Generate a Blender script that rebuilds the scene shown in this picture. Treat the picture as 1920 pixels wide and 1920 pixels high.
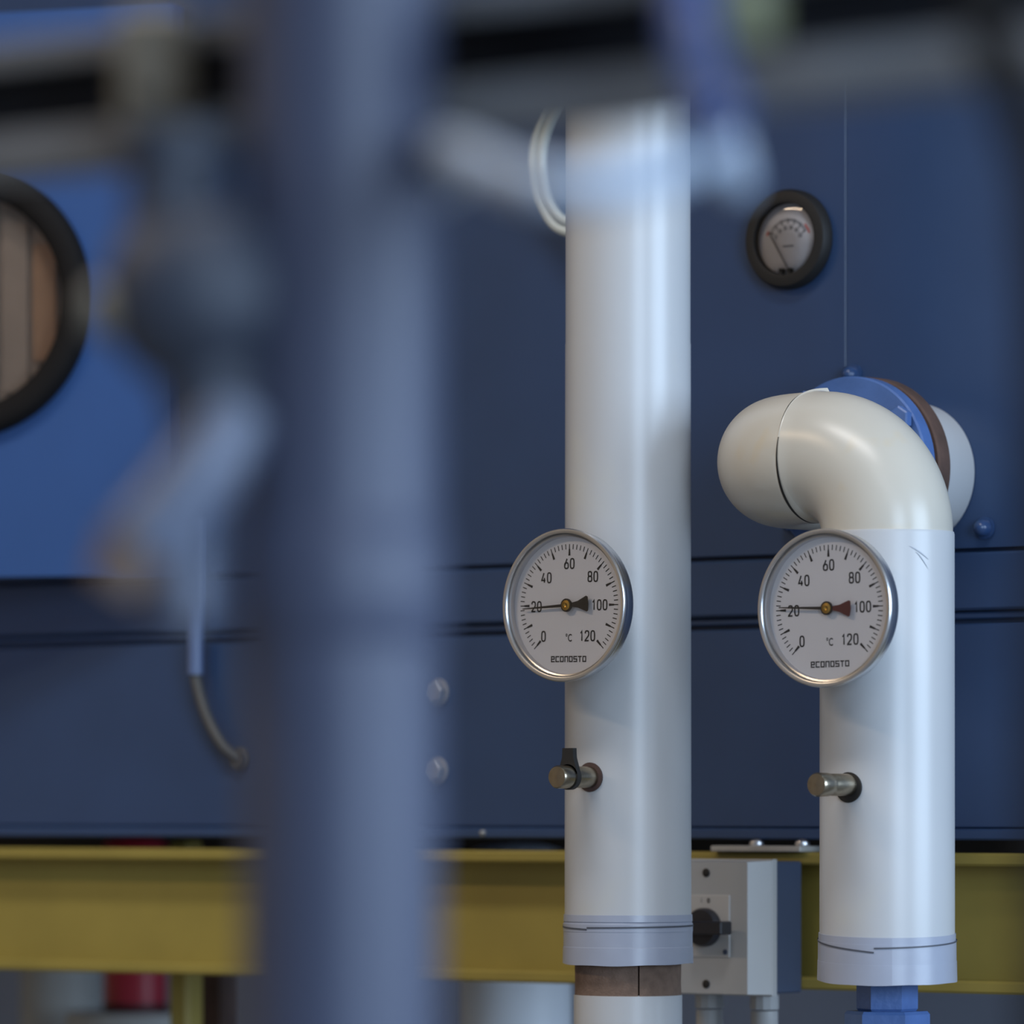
import bpy, math, random
from math import sin, cos, pi, radians
from mathutils import Vector, Matrix

random.seed(4)
scene = bpy.context.scene
for o in list(bpy.data.objects):
    bpy.data.objects.remove(o, do_unlink=True)
COL = scene.collection

# ------------------------------------------------------------------ camera
YAW = radians(37.5)
cd = bpy.data.cameras.new('camera')
cam = bpy.data.objects.new('camera', cd)
COL.objects.link(cam)
cam.location = (2.047, -2.980, 1.0)
cam.rotation_euler = (radians(90), 0, YAW)
cd.sensor_width = 36.0
cd.lens = 187.5
cd.shift_y = 560.0 / 1920.0
cd.clip_start = 0.05
cd.dof.use_dof = True
cd.dof.focus_distance = 3.37
cd.dof.aperture_fstop = 5.6
scene.camera = cam

# ------------------------------------------------------------------ world, lights, exposure
w = bpy.data.worlds.new('daylight')
scene.world = w
w.use_nodes = True
w.node_tree.nodes['Background'].inputs[0].default_value = (0.55, 0.72, 1.0, 1)
w.node_tree.nodes['Background'].inputs[1].default_value = 1.0

def area(name, loc, target, sx, sy, power, color):
    l = bpy.data.lights.new(name, 'AREA')
    l.shape = 'RECTANGLE'
    l.size, l.size_y, l.energy, l.color = sx, sy, power, color
    o = bpy.data.objects.new(name, l)
    COL.objects.link(o)
    o.location = loc
    o.rotation_euler = (Vector(target) - Vector(loc)).to_track_quat('-Z', 'Y').to_euler()
    return o

# daylight through the window in the right-hand wall
area('window_daylight', (4.44, 0.2, 1.75), (0.0, 0.2, 1.75), 2.2, 1.9, 165, (0.60, 0.78, 1.0))
# second window further along the right-hand wall, behind the camera
area('window_daylight_rear', (4.44, -3.3, 1.75), (0.0, -3.0, 1.6), 2.0, 1.9, 135, (0.6, 0.78, 1.0))
# warm ceiling lamps, then an added cool fill overhead
area('ceiling_lamp_and_fill', (-1.6, -3.0, 3.3), (-1.6, -3.0, 0), 1.4, 0.2, 46, (1.0, 0.76, 0.52))
area('ceiling_lamp_and_fill', (0.4, -1.6, 3.3), (0.4, -1.6, 0), 1.6, 0.4, 42, (1.0, 0.97, 0.95))
area('ceiling_lamp_and_fill', (2.3, -3.0, 3.3), (2.3, -3.0, 0), 1.6, 0.6, 18, (0.93, 0.96, 1.0))  # added fill that brightens the dial faces; no lamp is known there

scene.view_settings.view_transform = 'Standard'
scene.view_settings.look = 'None'
scene.view_settings.exposure = -0.12
scene.view_settings.gamma = 1.0
scene.view_settings.use_curve_mapping = False

# ------------------------------------------------------------------ materials
def srgb(r, g, b):
    f = lambda c: (c / 255 / 12.92) if c / 255 <= 0.04045 else ((c / 255 + 0.055) / 1.055) ** 2.4
    return (f(r), f(g), f(b), 1)

MATS = {}
def mat(name, col, rough=0.5, metal=0.0, var=0.06, scale=30.0, bump=0.0, bscale=300.0, stain=None, coat=0.0, spec=0.5):
    if name in MATS:
        return MATS[name]
    m = bpy.data.materials.new(name)
    m.use_nodes = True
    nt = m.node_tree
    b = nt.nodes['Principled BSDF']
    tc = nt.nodes.new('ShaderNodeTexCoord')
    n = nt.nodes.new('ShaderNodeTexNoise')
    n.inputs['Scale'].default_value = scale
    n.inputs['Detail'].default_value = 5
    nt.links.new(tc.outputs['Object'], n.inputs['Vector'])
    ramp = nt.nodes.new('ShaderNodeValToRGB')
    c = col
    ramp.color_ramp.elements[0].position = 0.3
    ramp.color_ramp.elements[1].position = 0.7
    ramp.color_ramp.elements[0].color = (c[0] * (1 - var), c[1] * (1 - var), c[2] * (1 - var), 1)
    ramp.color_ramp.elements[1].color = (min(1, c[0] * (1 + var)), min(1, c[1] * (1 + var)), min(1, c[2] * (1 + var)), 1)
    nt.links.new(n.outputs['Fac'], ramp.inputs['Fac'])
    out = ramp.outputs['Color']
    if stain:
        scol, sscale, lo, hi = stain
        n2 = nt.nodes.new('ShaderNodeTexNoise')
        n2.inputs['Scale'].default_value = sscale
        n2.inputs['Detail'].default_value = 3
        nt.links.new(tc.outputs['Object'], n2.inputs['Vector'])
        mr = nt.nodes.new('ShaderNodeMapRange')
        mr.inputs['From Min'].default_value = lo
        mr.inputs['From Max'].default_value = hi
        mr.inputs['To Max'].default_value = 0.7
        nt.links.new(n2.outputs['Fac'], mr.inputs['Value'])
        mx = nt.nodes.new('ShaderNodeMix')
        mx.data_type = 'RGBA'
        nt.links.new(mr.outputs['Result'], mx.inputs['Factor'])
        nt.links.new(out, mx.inputs[6])
        mx.inputs[7].default_value = scol
        out = mx.outputs[2]
    nt.links.new(out, b.inputs['Base Color'])
    b.inputs['Roughness'].default_value = rough
    b.inputs['Metallic'].default_value = metal
    b.inputs['Coat Weight'].default_value = coat
    b.inputs['Specular IOR Level'].default_value = spec
    if bump > 0:
        nb = nt.nodes.new('ShaderNodeTexNoise')
        nb.inputs['Scale'].default_value = bscale
        nt.links.new(tc.outputs['Object'], nb.inputs['Vector'])
        bp = nt.nodes.new('ShaderNodeBump')
        bp.inputs['Strength'].default_value = bump
        bp.inputs['Distance'].default_value = 0.001
        nt.links.new(nb.outputs['Fac'], bp.inputs['Height'])
        nt.links.new(bp.outputs['Normal'], b.inputs['Normal'])
    MATS[name] = m
    return m

def glass_mat(name, refl=0.06, tint=(1, 1, 1, 1)):
    if name in MATS:
        return MATS[name]
    m = bpy.data.materials.new(name)
    m.use_nodes = True
    nt = m.node_tree
    nt.nodes.remove(nt.nodes['Principled BSDF'])
    t = nt.nodes.new('ShaderNodeBsdfTransparent')
    t.inputs[0].default_value = tint
    g = nt.nodes.new('ShaderNodeBsdfGlossy')
    g.inputs['Roughness'].default_value = 0.02
    lw = nt.nodes.new('ShaderNodeFresnel')
    lw.inputs['IOR'].default_value = 1.2 + refl
    mx = nt.nodes.new('ShaderNodeMixShader')
    nt.links.new(lw.outputs[0], mx.inputs[0])
    nt.links.new(t.outputs[0], mx.inputs[1])
    nt.links.new(g.outputs[0], mx.inputs[2])
    nt.links.new(mx.outputs[0], nt.nodes['Material Output'].inputs[0])
    MATS[name] = m
    return m

M_BLUE = mat('blue_enamel', srgb(46, 68, 104), 0.38, var=0.05, scale=14, bump=0.03, bscale=600)
M_BLUE_DOOR = mat('bright_blue_enamel', srgb(46, 82, 138), 0.42, var=0.04, scale=14)
M_WHITE = mat('white_pvc_jacket', srgb(180, 182, 185), 0.33, var=0.025, scale=9, stain=(srgb(188, 188, 180), 13, 0.60, 0.80), bump=0.02, bscale=60)
M_ELBOW = mat('cream_pvc_elbow', srgb(188, 183, 172), 0.30, var=0.03, scale=14, stain=(srgb(196, 168, 112), 24, 0.60, 0.86))
M_TAPE = mat('grey_vinyl_tape', srgb(152, 158, 174), 0.30, var=0.04, scale=40, bump=0.12, bscale=70)
M_TAPELINE = mat('dark_tape_seam', srgb(70, 74, 84), 0.6)  # thin dark line along the tape seam
M_FELT = mat('brown_foam_insulation', srgb(112, 92, 80), 0.9, var=0.18, scale=160, bump=0.6, bscale=700)
M_BLACK = mat('black_plastic', srgb(24, 23, 23), 0.6, var=0.1)
M_RUBBER = mat('black_rubber', srgb(22, 20, 20), 0.8, var=0.12, scale=20, spec=0.2)
M_STEEL = mat('brushed_stainless', srgb(214, 214, 216), 0.30, 1.0, var=0.03, scale=60)
M_BRASSD = mat('tarnished_nickel_brass', srgb(160, 150, 132), 0.28, 1.0, var=0.12, scale=200)
M_BRASS = mat('brass', srgb(205, 165, 85), 0.3, 1.0, var=0.08, scale=200)
M_DIAL = mat('dial_face_grey_white', srgb(236, 236, 242), 0.6, var=0.01)
M_PRINT = mat('dial_print_black', srgb(42, 40, 42), 0.7, var=0.02)
M_RED = mat('dial_print_red', srgb(190, 90, 85), 0.7, var=0.02)
M_MAROON = mat('maroon_pointer_paint', srgb(96, 46, 42), 0.6, var=0.05)
M_NEEDLE = mat('black_pointer_paint', srgb(44, 40, 38), 0.55, var=0.05)
M_YELLOW = mat('yellow_beam_paint', srgb(146, 130, 62), 0.50, var=0.07, scale=18, bump=0.05, bscale=200)
M_GREYBOX = mat('light_grey_plastic', srgb(170, 171, 172), 0.42, var=0.02)
M_PLATE = mat('pale_switch_plate', srgb(186, 184, 182), 0.45, var=0.02)
M_DARKBOX = mat('shade_toned_dark_plastic', srgb(58, 70, 94), 0.5, var=0.04)  # shade and blue wall reflection on the box side, put into the colour
M_KNOB = mat('black_switch_knob', srgb(34, 34, 40), 0.35, var=0.05)
M_ZINC = mat('zinc_plated_steel', srgb(176, 174, 170), 0.5, 0.3, var=0.08, scale=80)
M_BLUEPAINT = mat('glossy_blue_flange_paint', srgb(70, 99, 152), 0.38, var=0.10, scale=60, bump=0.25, bscale=260)
M_RUST = mat('rusty_steel', srgb(76, 56, 48), 0.8, var=0.3, scale=60, bump=0.4, bscale=300)
M_TUBE = mat('milky_plastic_hose', srgb(200, 204, 196), 0.3, var=0.03)
M_BLUEPIPE = mat('blue_grey_pipe_paint', srgb(63, 70, 93), 0.48, var=0.05, scale=20)
M_STRUT = mat('galvanised_channel', srgb(124, 126, 130), 0.6, 0.1, var=0.12, scale=50)
M_STRUTIN = mat('channel_slot_shade', srgb(40, 42, 50), 0.7, var=0.1)  # slot shade put into the colour of the channel's inside
M_VALVE = mat('dark_slate_casting', srgb(48, 55, 70), 0.55, var=0.15, scale=40, bump=0.3, bscale=300)
M_BRONZE = mat('dull_bronze_fitting', srgb(122, 114, 100), 0.6, 0.0, var=0.1)
M_PALE = mat('pale_blue_enamel', srgb(96, 105, 126), 0.4, var=0.05)
M_BROWN = mat('brown_fibre_cap', srgb(112, 96, 88), 0.7, var=0.1)
M_BLUECABLE = mat('blue_cable_sheath', srgb(54, 78, 132), 0.4, var=0.05)
M_GREENYEL = mat('green_yellow_sheath', srgb(126, 130, 102), 0.5, var=0.1)
M_WHITEHOSE = mat('white_hose', srgb(172, 188, 210), 0.4, var=0.04)
M_CABLE = mat('grey_cable_sheath', srgb(72, 72, 72), 0.5, var=0.06)
M_CONDUIT = mat('pale_blue_conduit', srgb(86, 104, 142), 0.35, var=0.04)
M_BOLTW = mat('pale_grey_bolt', srgb(150, 150, 150), 0.4, 0.3, var=0.06)
M_BOLTB = mat('blue_painted_bolt', srgb(44, 68, 108), 0.25, var=0.05)
M_TANK = mat('white_blue_tank_enamel', srgb(236, 242, 250), 0.4, var=0.02)
M_REDC = mat('red_canister_enamel', srgb(190, 40, 62), 0.4, var=0.05)
M_GREYPIPE = mat('grey_white_pipe', srgb(180, 182, 180), 0.5, var=0.06)
M_REFLBROWN = mat('brown_pane_reflection', srgb(146, 124, 106), 0.7, var=0.12, scale=24)  # warm room reflected in the pane, painted behind the glass
M_REFLGREY = mat('grey_pane_reflection', srgb(140, 136, 128), 0.6, var=0.08)  # grey part of the painted pane reflection
M_REFLRUST = mat('rust_brown_pane_reflection', srgb(150, 110, 78), 0.7, var=0.10)  # rust-brown part of the painted pane reflection
M_CONC = mat('concrete_floor', srgb(120, 118, 114), 0.8, var=0.12, scale=3, bump=0.2, bscale=80)
M_WALLW = mat('warm_cream_plaster', srgb(196, 170, 138), 0.9, var=0.04, scale=4, bump=0.1, bscale=120)
M_WALLG = mat('slate_grey_wall', srgb(128, 138, 158), 0.9, var=0.08, scale=4, bump=0.1, bscale=120)
M_WALLD = mat('dark_workshop_wall', srgb(96, 90, 86), 0.9, var=0.08, scale=2)
M_CEIL = mat('grey_ceiling', srgb(150, 142, 132), 0.9, var=0.05, scale=2)
M_GLASS = glass_mat('clear_gauge_glass', 0.06)
M_GLASSD = glass_mat('hatch_glass', 0.15)

# ------------------------------------------------------------------ mesh helpers
class MB:
    def __init__(s):
        s.v, s.f, s.sm = [], [], []
    def add(s, vs, fs, smooth=False):
        k = len(s.v)
        s.v += [tuple(p) for p in vs]
        s.f += [tuple(i + k for i in f) for f in fs]
        s.sm += [smooth] * len(fs)
        return s
    def box(s, x0, x1, y0, y1, z0, z1, M=None):
        vs = [Vector((x, y, z)) for z in (z0, z1) for y in (y0, y1) for x in (x0, x1)]
        if M is not None:
            vs = [M @ v for v in vs]
        return s.add(vs, [(0, 2, 3, 1), (4, 5, 7, 6), (0, 1, 5, 4), (2, 6, 7, 3), (0, 4, 6, 2), (1, 3, 7, 5)])
    def bbox(s, x0, x1, y0, y1, z0, z1, b=0.001):
        """box with chamfered edges"""
        vs, idx = [], {}
        for sx in (0, 1):
            for sy in (0, 1):
                for sz in (0, 1):
                    X, Y, Z = (x0, x1)[sx], (y0, y1)[sy], (z0, z1)[sz]
                    ix, iy, iz = (b, -b)[sx], (b, -b)[sy], (b, -b)[sz]
                    for a, p in enumerate(((X, Y + iy, Z + iz), (X + ix, Y, Z + iz), (X + ix, Y + iy, Z))):
                        idx[(sx, sy, sz, a)] = len(vs)
                        vs.append(p)
        fs = []
        g = lambda sx, sy, sz, a: idx[(sx, sy, sz, a)]
        for t in (0, 1):
            q = [g(t, 0, 0, 0), g(t, 1, 0, 0), g(t, 1, 1, 0), g(t, 0, 1, 0)]
            fs.append(q if t else q[::-1])
            q = [g(0, t, 0, 1), g(0, t, 1, 1), g(1, t, 1, 1), g(1, t, 0, 1)]
            fs.append(q if t else q[::-1])
            q = [g(0, 0, t, 2), g(1, 0, t, 2), g(1, 1, t, 2), g(0, 1, t, 2)]
            fs.append(q if t else q[::-1])
        for i in (0, 1):
            for j in (0, 1):
                fs.append([g(i, j, 0, 0), g(i, j, 1, 0), g(i, j, 1, 1), g(i, j, 0, 1)])
                fs.append([g(i, 0, j, 0), g(i, 1, j, 0), g(i, 1, j, 2), g(i, 0, j, 2)])
                fs.append([g(0, i, j, 1), g(1, i, j, 1), g(1, i, j, 2), g(0, i, j, 2)])
        for i in (0, 1):
            for j in (0, 1):
                for k in (0, 1):
                    fs.append([g(i, j, k, 0), g(i, j, k, 1), g(i, j, k, 2)])
        return s.add(vs, fs)
    def lathe(s, prof, M=None, seg=64, smooth=True, cap=True):
        """prof: (radius, height) about local Z; M maps to object space"""
        vs, fs = [], []
        for r, h in prof:
            for k in range(seg):
                a = 2 * pi * k / seg
                p = Vector((r * cos(a), r * sin(a), h))
                vs.append(M @ p if M is not None else p)
        n = len(prof)
        for i in range(n - 1):
            for k in range(seg):
                k2 = (k + 1) % seg
                fs.append((i * seg + k, i * seg + k2, (i + 1) * seg + k2, (i + 1) * seg + k))
        s.add(vs, fs, smooth)
        if cap:
            base = len(s.v) - n * seg
            for i, rev in ((0, True), (n - 1, False)):
                if prof[i][0] > 1e-6:
                    f = [base + i * seg + k for k in range(seg)]
                    s.f.append(tuple(f[::-1] if rev else f))
                    s.sm.append(False)
        return s
    def tube(s, pts, r, seg=16, smooth=True, cap=True):
        pts = [Vector(p) for p in pts]
        n = len(pts)
        rr = r if isinstance(r, (list, tuple)) else [r] * n
        t0 = (pts[1] - pts[0]).normalized()
        up = Vector((0, 0, 1)) if abs(t0.z) < 0.9 else Vector((1, 0, 0))
        u = t0.cross(up).normalized()
        vs, fs = [], []
        for i in range(n):
            if i == 0: t = pts[1] - pts[0]
            elif i == n - 1: t = pts[-1] - pts[-2]
            else: t = pts[i + 1] - pts[i - 1]
            t.normalize()
            u = (u - t * u.dot(t)).normalized()
            v = t.cross(u)
            for k in range(seg):
                a = 2 * pi * k / seg
                vs.append(pts[i] + (u * cos(a) + v * sin(a)) * rr[i])
        for i in range(n - 1):
            for k in range(seg):
                k2 = (k + 1) % seg
                fs.append((i * seg + k, i * seg + k2, (i + 1) * seg + k2, (i + 1) * seg + k))
        base = len(s.v)
        s.add(vs, fs, smooth)
        if cap:
            s.f.append(tuple(base + k for k in range(seg))[::-1]); s.sm.append(False)
            s.f.append(tuple(base + (n - 1) * seg + k for k in range(seg))); s.sm.append(False)
        return s
    def prism(s, poly, y0, y1):
        """polygon in XZ, extruded along Y"""
        n = len(poly)
        vs = [(x, y0, z) for x, z in poly] + [(x, y1, z) for x, z in poly]
        fs = [tuple(range(n)), tuple(range(2 * n - 1, n - 1, -1))]
        fs += [(i, i + n, (i + 1) % n + n, (i + 1) % n) for i in range(n)]
        return s.add(vs, fs)
    def build(s, name, m, parent=None, loc=None, rz=0.0):
        me = bpy.data.meshes.new(name)
        me.from_pydata(s.v, [], s.f)
        me.polygons.foreach_set('use_smooth', s.sm)
        import bmesh
        b = bmesh.new(); b.from_mesh(me)
        bmesh.ops.recalc_face_normals(b, faces=b.faces)
        for e in b.edges:
            if len(e.link_faces) == 2 and e.calc_face_angle(0) > radians(38):
                e.smooth = False
        b.to_mesh(me); b.free()
        me.materials.append(m)
        o = bpy.data.objects.new(name, me)
        COL.objects.link(o)
        if parent is not None:
            o.parent = parent
        if loc is not None:
            o.location = loc
        o.rotation_euler.z = rz
        return o

def spline(P, n=10):
    P = [Vector(p) for p in P]
    out = []
    for i in range(len(P) - 1):
        p0, p1, p2, p3 = P[max(0, i - 1)], P[i], P[i + 1], P[min(len(P) - 1, i + 2)]
        L = (p2 - p1).length
        if (p1 - p0).length > L: p0 = p1 - (p1 - p0).normalized() * L
        if (p3 - p2).length > L: p3 = p2 + (p3 - p2).normalized() * L
        if L > 0.4:
            p0, p3 = p1 - (p2 - p1), p2 + (p2 - p1)
        for k in range(n):
            t = k / n
            out.append(0.5 * ((2 * p1) + (p2 - p0) * t + (2 * p0 - 5 * p1 + 4 * p2 - p3) * t * t + (3 * p1 - p0 - 3 * p2 + p3) * t ** 3))
    out.append(P[-1])
    return out

def empty(name, loc, label, cat, group=None, rz=0.0):
    o = bpy.data.objects.new(name, None)
    o.empty_display_size = 0.02
    COL.objects.link(o)
    o.location = loc
    o.rotation_euler.z = rz
    return tag(o, label, cat, group)

def tag(o, label, cat, group=None):
    o['label'] = label
    o['category'] = cat
    if group:
        o['group'] = group
    return o

def struct(o):
    o['kind'] = 'structure'
    return o

# axis matrices: lathe axis (local Z) to a direction
OUT = Matrix.Rotation(radians(90), 4, 'X')          # local Z -> -Y (out of the machine)
def along(d, loc=(0, 0, 0)):
    return Matrix.Translation(loc) @ Vector(d).to_track_quat('Z', 'Y').to_matrix().to_4x4()
T = Matrix.Translation

def hexpoly(r, a0=0):
    return [(r * cos(a0 + k * pi / 3), r * sin(a0 + k * pi / 3)) for k in range(6)]

def text(mb, body, size, cx, cz, y, sx=1.0, bold=0.0):
    """flat lettering in the XZ plane facing -Y, centred on (cx, cz)"""
    cu = bpy.data.curves.new('lettering', 'FONT')
    cu.body = body
    cu.size = size
    cu.offset = bold
    cu.resolution_u = 3
    ob = bpy.data.objects.new('lettering', cu)
    COL.objects.link(ob)
    bpy.context.view_layer.update()
    me = bpy.data.meshes.new_from_object(ob.evaluated_get(bpy.context.evaluated_depsgraph_get()))
    vs = [v.co.copy() for v in me.vertices]
    fs = [tuple(p.vertices) for p in me.polygons]
    bpy.data.objects.remove(ob, do_unlink=True)
    bpy.data.curves.remove(cu)
    bpy.data.meshes.remove(me)
    x0, x1 = min(v.x for v in vs), max(v.x for v in vs)
    y0, y1 = min(v.y for v in vs), max(v.y for v in vs)
    mb.add([(cx + (v.x - (x0 + x1) / 2) * sx, y, cz + (v.y - (y0 + y1) / 2)) for v in vs], fs)
    return mb

# ------------------------------------------------------------------ the room
RX0, RX1, RY0, RY1, RZ = -4.2, 4.5, -6.5, 2.4, 3.5
struct(MB().box(RX0, RX1, RY0, RY1, -0.1, 0).build('floor', M_CONC))
struct(MB().box(RX0, RX1, RY0, RY1, RZ, RZ + 0.1).build('ceiling', M_CEIL))
struct(MB().box(RX0 - 0.1, RX0, RY0, RY1, 0, RZ).build('wall_left', M_WALLW))
struct(MB().box(RX0, RX1, RY1, RY1 + 0.1, 0, RZ).build('wall_back', M_WALLG))
struct(MB().box(RX0, RX1, RY0 - 0.1, RY0, 0, RZ).build('wall_front', mat('pale_grey_plaster', srgb(205, 208, 214), 0.9, var=0.04, scale=3)))
wr = MB()
for y0, y1, z0, z1 in ((RY0, RY1, 0, 0.8), (RY0, RY1, 2.7, RZ), (RY0, -4.3, 0.8, 2.7), (-2.3, -0.9, 0.8, 2.7), (1.3, RY1, 0.8, 2.7)):
    wr.box(RX1, RX1 + 0.15, y0, y1, z0, z1)
struct(wr.build('wall_right', M_WALLD))
for n, (y0, y1) in ((1, (-0.9, 1.3)), (2, (-4.3, -2.3))):
    f = MB()
    for a in (y0, (y0 + y1) / 2 - 0.03, y1 - 0.06):
        f.box(RX1 + 0.03, RX1 + 0.10, a, a + 0.06, 0.8, 2.7)
    for z in (0.8, 2.64):
        f.box(RX1 + 0.03, RX1 + 0.10, y0, y1, z, z + 0.06)
    struct(f.build('window_%d' % n, M_GREYBOX))

# ------------------------------------------------------------------ blue machine housing
HX0, HX1, HD = -1.6, 0.42, 1.5
SEAM = 0.0435
h = empty('machine_housing', (0, 0, 0), 'large dark blue enamelled machine housing behind the white pipes', 'machine')
MB().box(HX0, HX1, 0.012, HD, 0.982, 2.2).build('body', M_BLUE, h)
MB().box(HX0, HX1, 0.68, HD, 0.945, 0.982).build('gap_darkener', M_BLACK, h)  # added black block that darkens the gap above the beam
MB().bbox(HX0, SEAM - 0.0003, 0.0, 0.011, 1.1735, 2.2, 0.0008).build('panel', M_BLUE, h)
MB().bbox(SEAM + 0.0003, HX1, -0.0003, 0.011, 1.1735, 2.2, 0.0002).build('panel', M_BLUE, h)
MB().bbox(HX0, HX1, -0.001, 0.011, 1.1325, 1.1708, 0.0016).build('rail', M_BLUE, h)
MB().bbox(HX0, HX1, 0.003, 0.011, 1.1268, 1.1312, 0.001).build('rail_lip', M_BLUE, h)
MB().bbox(HX0, HX1, 0.0, 0.011, 0.9885, 1.1235, 0.001).build('panel', M_BLUE, h)
MB().bbox(HX0, HX1, -0.004, 0.02, 0.9805, 0.9880, 0.0012).build('bottom_flange', M_BLUE, h)

def dome(r, hgt, loc, m, name, parent, washer=True):
    prof = [(r * 1.0, 0), (r, hgt * 0.35)] + [(r * cos(a), hgt * 0.35 + hgt * 0.65 * sin(a)) for a in (0.3, 0.6, 0.9, 1.2, 1.45)] + [(0.0005, hgt)]
    b = MB()
    if washer:
        b.lathe([(r * 1.35, 0), (r * 1.35, 0.0012), (r, 0.0014)], T(loc) @ OUT, 24)
    b.lathe(prof, T(loc) @ OUT, 24)
    return b.build(name, m, parent)
def hexbolt(r, hgt, loc, m, name, parent, d=(0, -1, 0), rot=0.2, washer=1.35):
    A = along(d, loc)
    b = MB()
    if washer:
        b.lathe([(r * washer, 0), (r * washer, hgt * 0.25), (r * 1.05, hgt * 0.3)], A, 24)
    b.lathe([(r, hgt * 0.25), (r, hgt * 0.9), (r * 0.85, hgt)], A @ Matrix.Rotation(rot, 4, 'Z'), 6, smooth=False)
    return b.build(name, m, parent)
for x, z in ((-0.3057, 1.0843), (-0.3066, 1.0285)):
    o = hexbolt(0.0076, 0.008, (x, 0, z), M_BOLTW, 'bolt', h, washer=1.25)
    o['label'] = 'pale grey hexagon bolt'
for x, z in ((0.0492, 1.2925), (0.154, 1.1864), (0.0, 1.1945)):
    dome(0.0056, 0.010, (x, -0.0008, z), M_BOLTB, 'dome_bolt', h)
dome(0.0022, 0.003, (-0.262, -0.004, 0.9842), M_BOLTW, 'screw', h, False)

# ------------------------------------------------------------------ inspection hatch with round window (swung a little open)
AL = radians(20)
hatch = empty('inspection_hatch', (-0.5405, -0.012, 1.1735), 'bright blue hatch door with a round black-rimmed window, left of the grey pipe', 'hatch', rz=AL)
WX, WZ, WR = -0.165, 0.2045, 0.082
# door leaf with a round opening
leaf = MB()
x0, x1, z0, z1, yf, yb = -0.46, 0.0, 0.0, 0.419, -0.012, 0.010
seg = 64
ring = [(WX + WR * cos(2 * pi * k / seg), WZ + WR * sin(2 * pi * k / seg)) for k in range(seg)]
def toedge(k):
    a = 2 * pi * k / seg
    c, s_ = cos(a), sin(a)
    ts = []
    if c > 1e-9: ts.append((x1 - WX) / c)
    if c < -1e-9: ts.append((x0 - WX) / c)
    if s_ > 1e-9: ts.append((z1 - WZ) / s_)
    if s_ < -1e-9: ts.append((z0 - WZ) / s_)
    t = min(ts)
    return (WX + c * t, WZ + s_ * t)
outer = [toedge(k) for k in range(seg)]
for y in (yf, yb):
    leaf.add([(x, y, z) for x, z in ring] + [(x, y, z) for x, z in outer],
             [(k, (k + 1) % seg, seg + (k + 1) % seg, seg + k) for k in range(seg)])
    cs = [(x0, y, z0), (x1, y, z0), (x1, y, z1), (x0, y, z1)]
    for cpt in cs:      # fill the corners between the fan and the rectangle
        k = min(range(seg), key=lambda i: (outer[i][0] - cpt[0]) ** 2 + (outer[i][1] - cpt[2]) ** 2)
        near = sorted(range(seg), key=lambda i: (outer[i][0] - cpt[0]) ** 2 + (outer[i][1] - cpt[2]) ** 2)[:4]
        for i in near:
            j = (i + 1) % seg
            pi_, pj = outer[i], outer[j]
            if abs(pi_[0] - pj[0]) > 1e-6 and abs(pi_[1] - pj[1]) > 1e-6:
                leaf.add([(pi_[0], y, pi_[1]), (pj[0], y, pj[1]), cpt], [(0, 1, 2)])
leaf.add([(x, y, z) for y in (yf, yb) for x, z in ring], [(k, (k + 1) % seg, seg + (k + 1) % seg, seg + k) for k in range(seg)])
leaf.add([(x0, yf, z0), (x1, yf, z0), (x1, yf, z1), (x0, yf, z1), (x0, yb, z0), (x1, yb, z0), (x1, yb, z1), (x0, yb, z1)],
         [(0, 1, 5, 4), (1, 2, 6, 5), (2, 3, 7, 6), (3, 0, 4, 7)])
leaf.build('door_leaf', M_BLUE_DOOR, hatch)
A = T((WX, yf, WZ)) @ OUT
MB().lathe([(0.0800, -0.010), (0.0800, 0.006), (0.0815, 0.010), (0.086, 0.013), (0.096, 0.013), (0.100, 0.010), (0.1015, 0.005), (0.1015, -0.0005), (0.0822, -0.001)], A, 96, cap=False).build('window_gasket', M_RUBBER, hatch)
MB().lathe([(0.0798, -0.004), (0.0798, -0.001)], A, 96).build('window_pane', M_GLASSD, hatch)
cav = MB().lathe([(0.0815, -0.006), (0.0815, -0.021)], A, 64, cap=False).lathe([(0.0812, -0.0215), (0.0812, -0.021)], A, 64).build('window_recess', M_REFLBROWN, hatch)
for k, (xx, ww, m) in enumerate(((-0.012, 0.014, M_REFLGREY), (0.010, 0.016, M_REFLGREY), (0.033, 0.020, M_REFLBROWN), (0.057, 0.018, M_REFLRUST))):
    hh = math.sqrt(max(0.0, 0.079 ** 2 - (abs(xx) + ww / 2) ** 2))
    MB().box(WX + xx - ww / 2, WX + xx + ww / 2, 0.0065 - 0.001 * k, 0.0085, WZ - hh, WZ + hh).build('reflection_strip', m, cav)  # stripes of the painted pane reflection

# ------------------------------------------------------------------ yellow channel beam
bm = empty('steel_beam', (0, 0, 0.8795), 'yellow painted steel channel beam running under the blue machine', 'beam')
BY = -0.013
MB().bbox(HX0, HX1, BY, 0.04, 0.084, 0.0925, 0.0016).build('top_flange', M_YELLOW, bm)
MB().bbox(HX0, HX1, BY, 0.04, 0.0, 0.0085, 0.0016).build('bottom_flange', M_YELLOW, bm)
MB().box(HX0, HX1, 0.010, 0.018, 0.0085, 0.084).build('web', M_YELLOW, bm)
lg = MB().bbox(-0.631, -0.611, 0.080, 0.100, 0, 0.978, 0.003).bbox(-0.68, -0.56, 0.04, 0.15, 0, 0.01, 0.002)
tag(lg.build('beam_leg', M_YELLOW), 'olive yellow steel post under the beam, beside the red canister', 'post')

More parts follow.
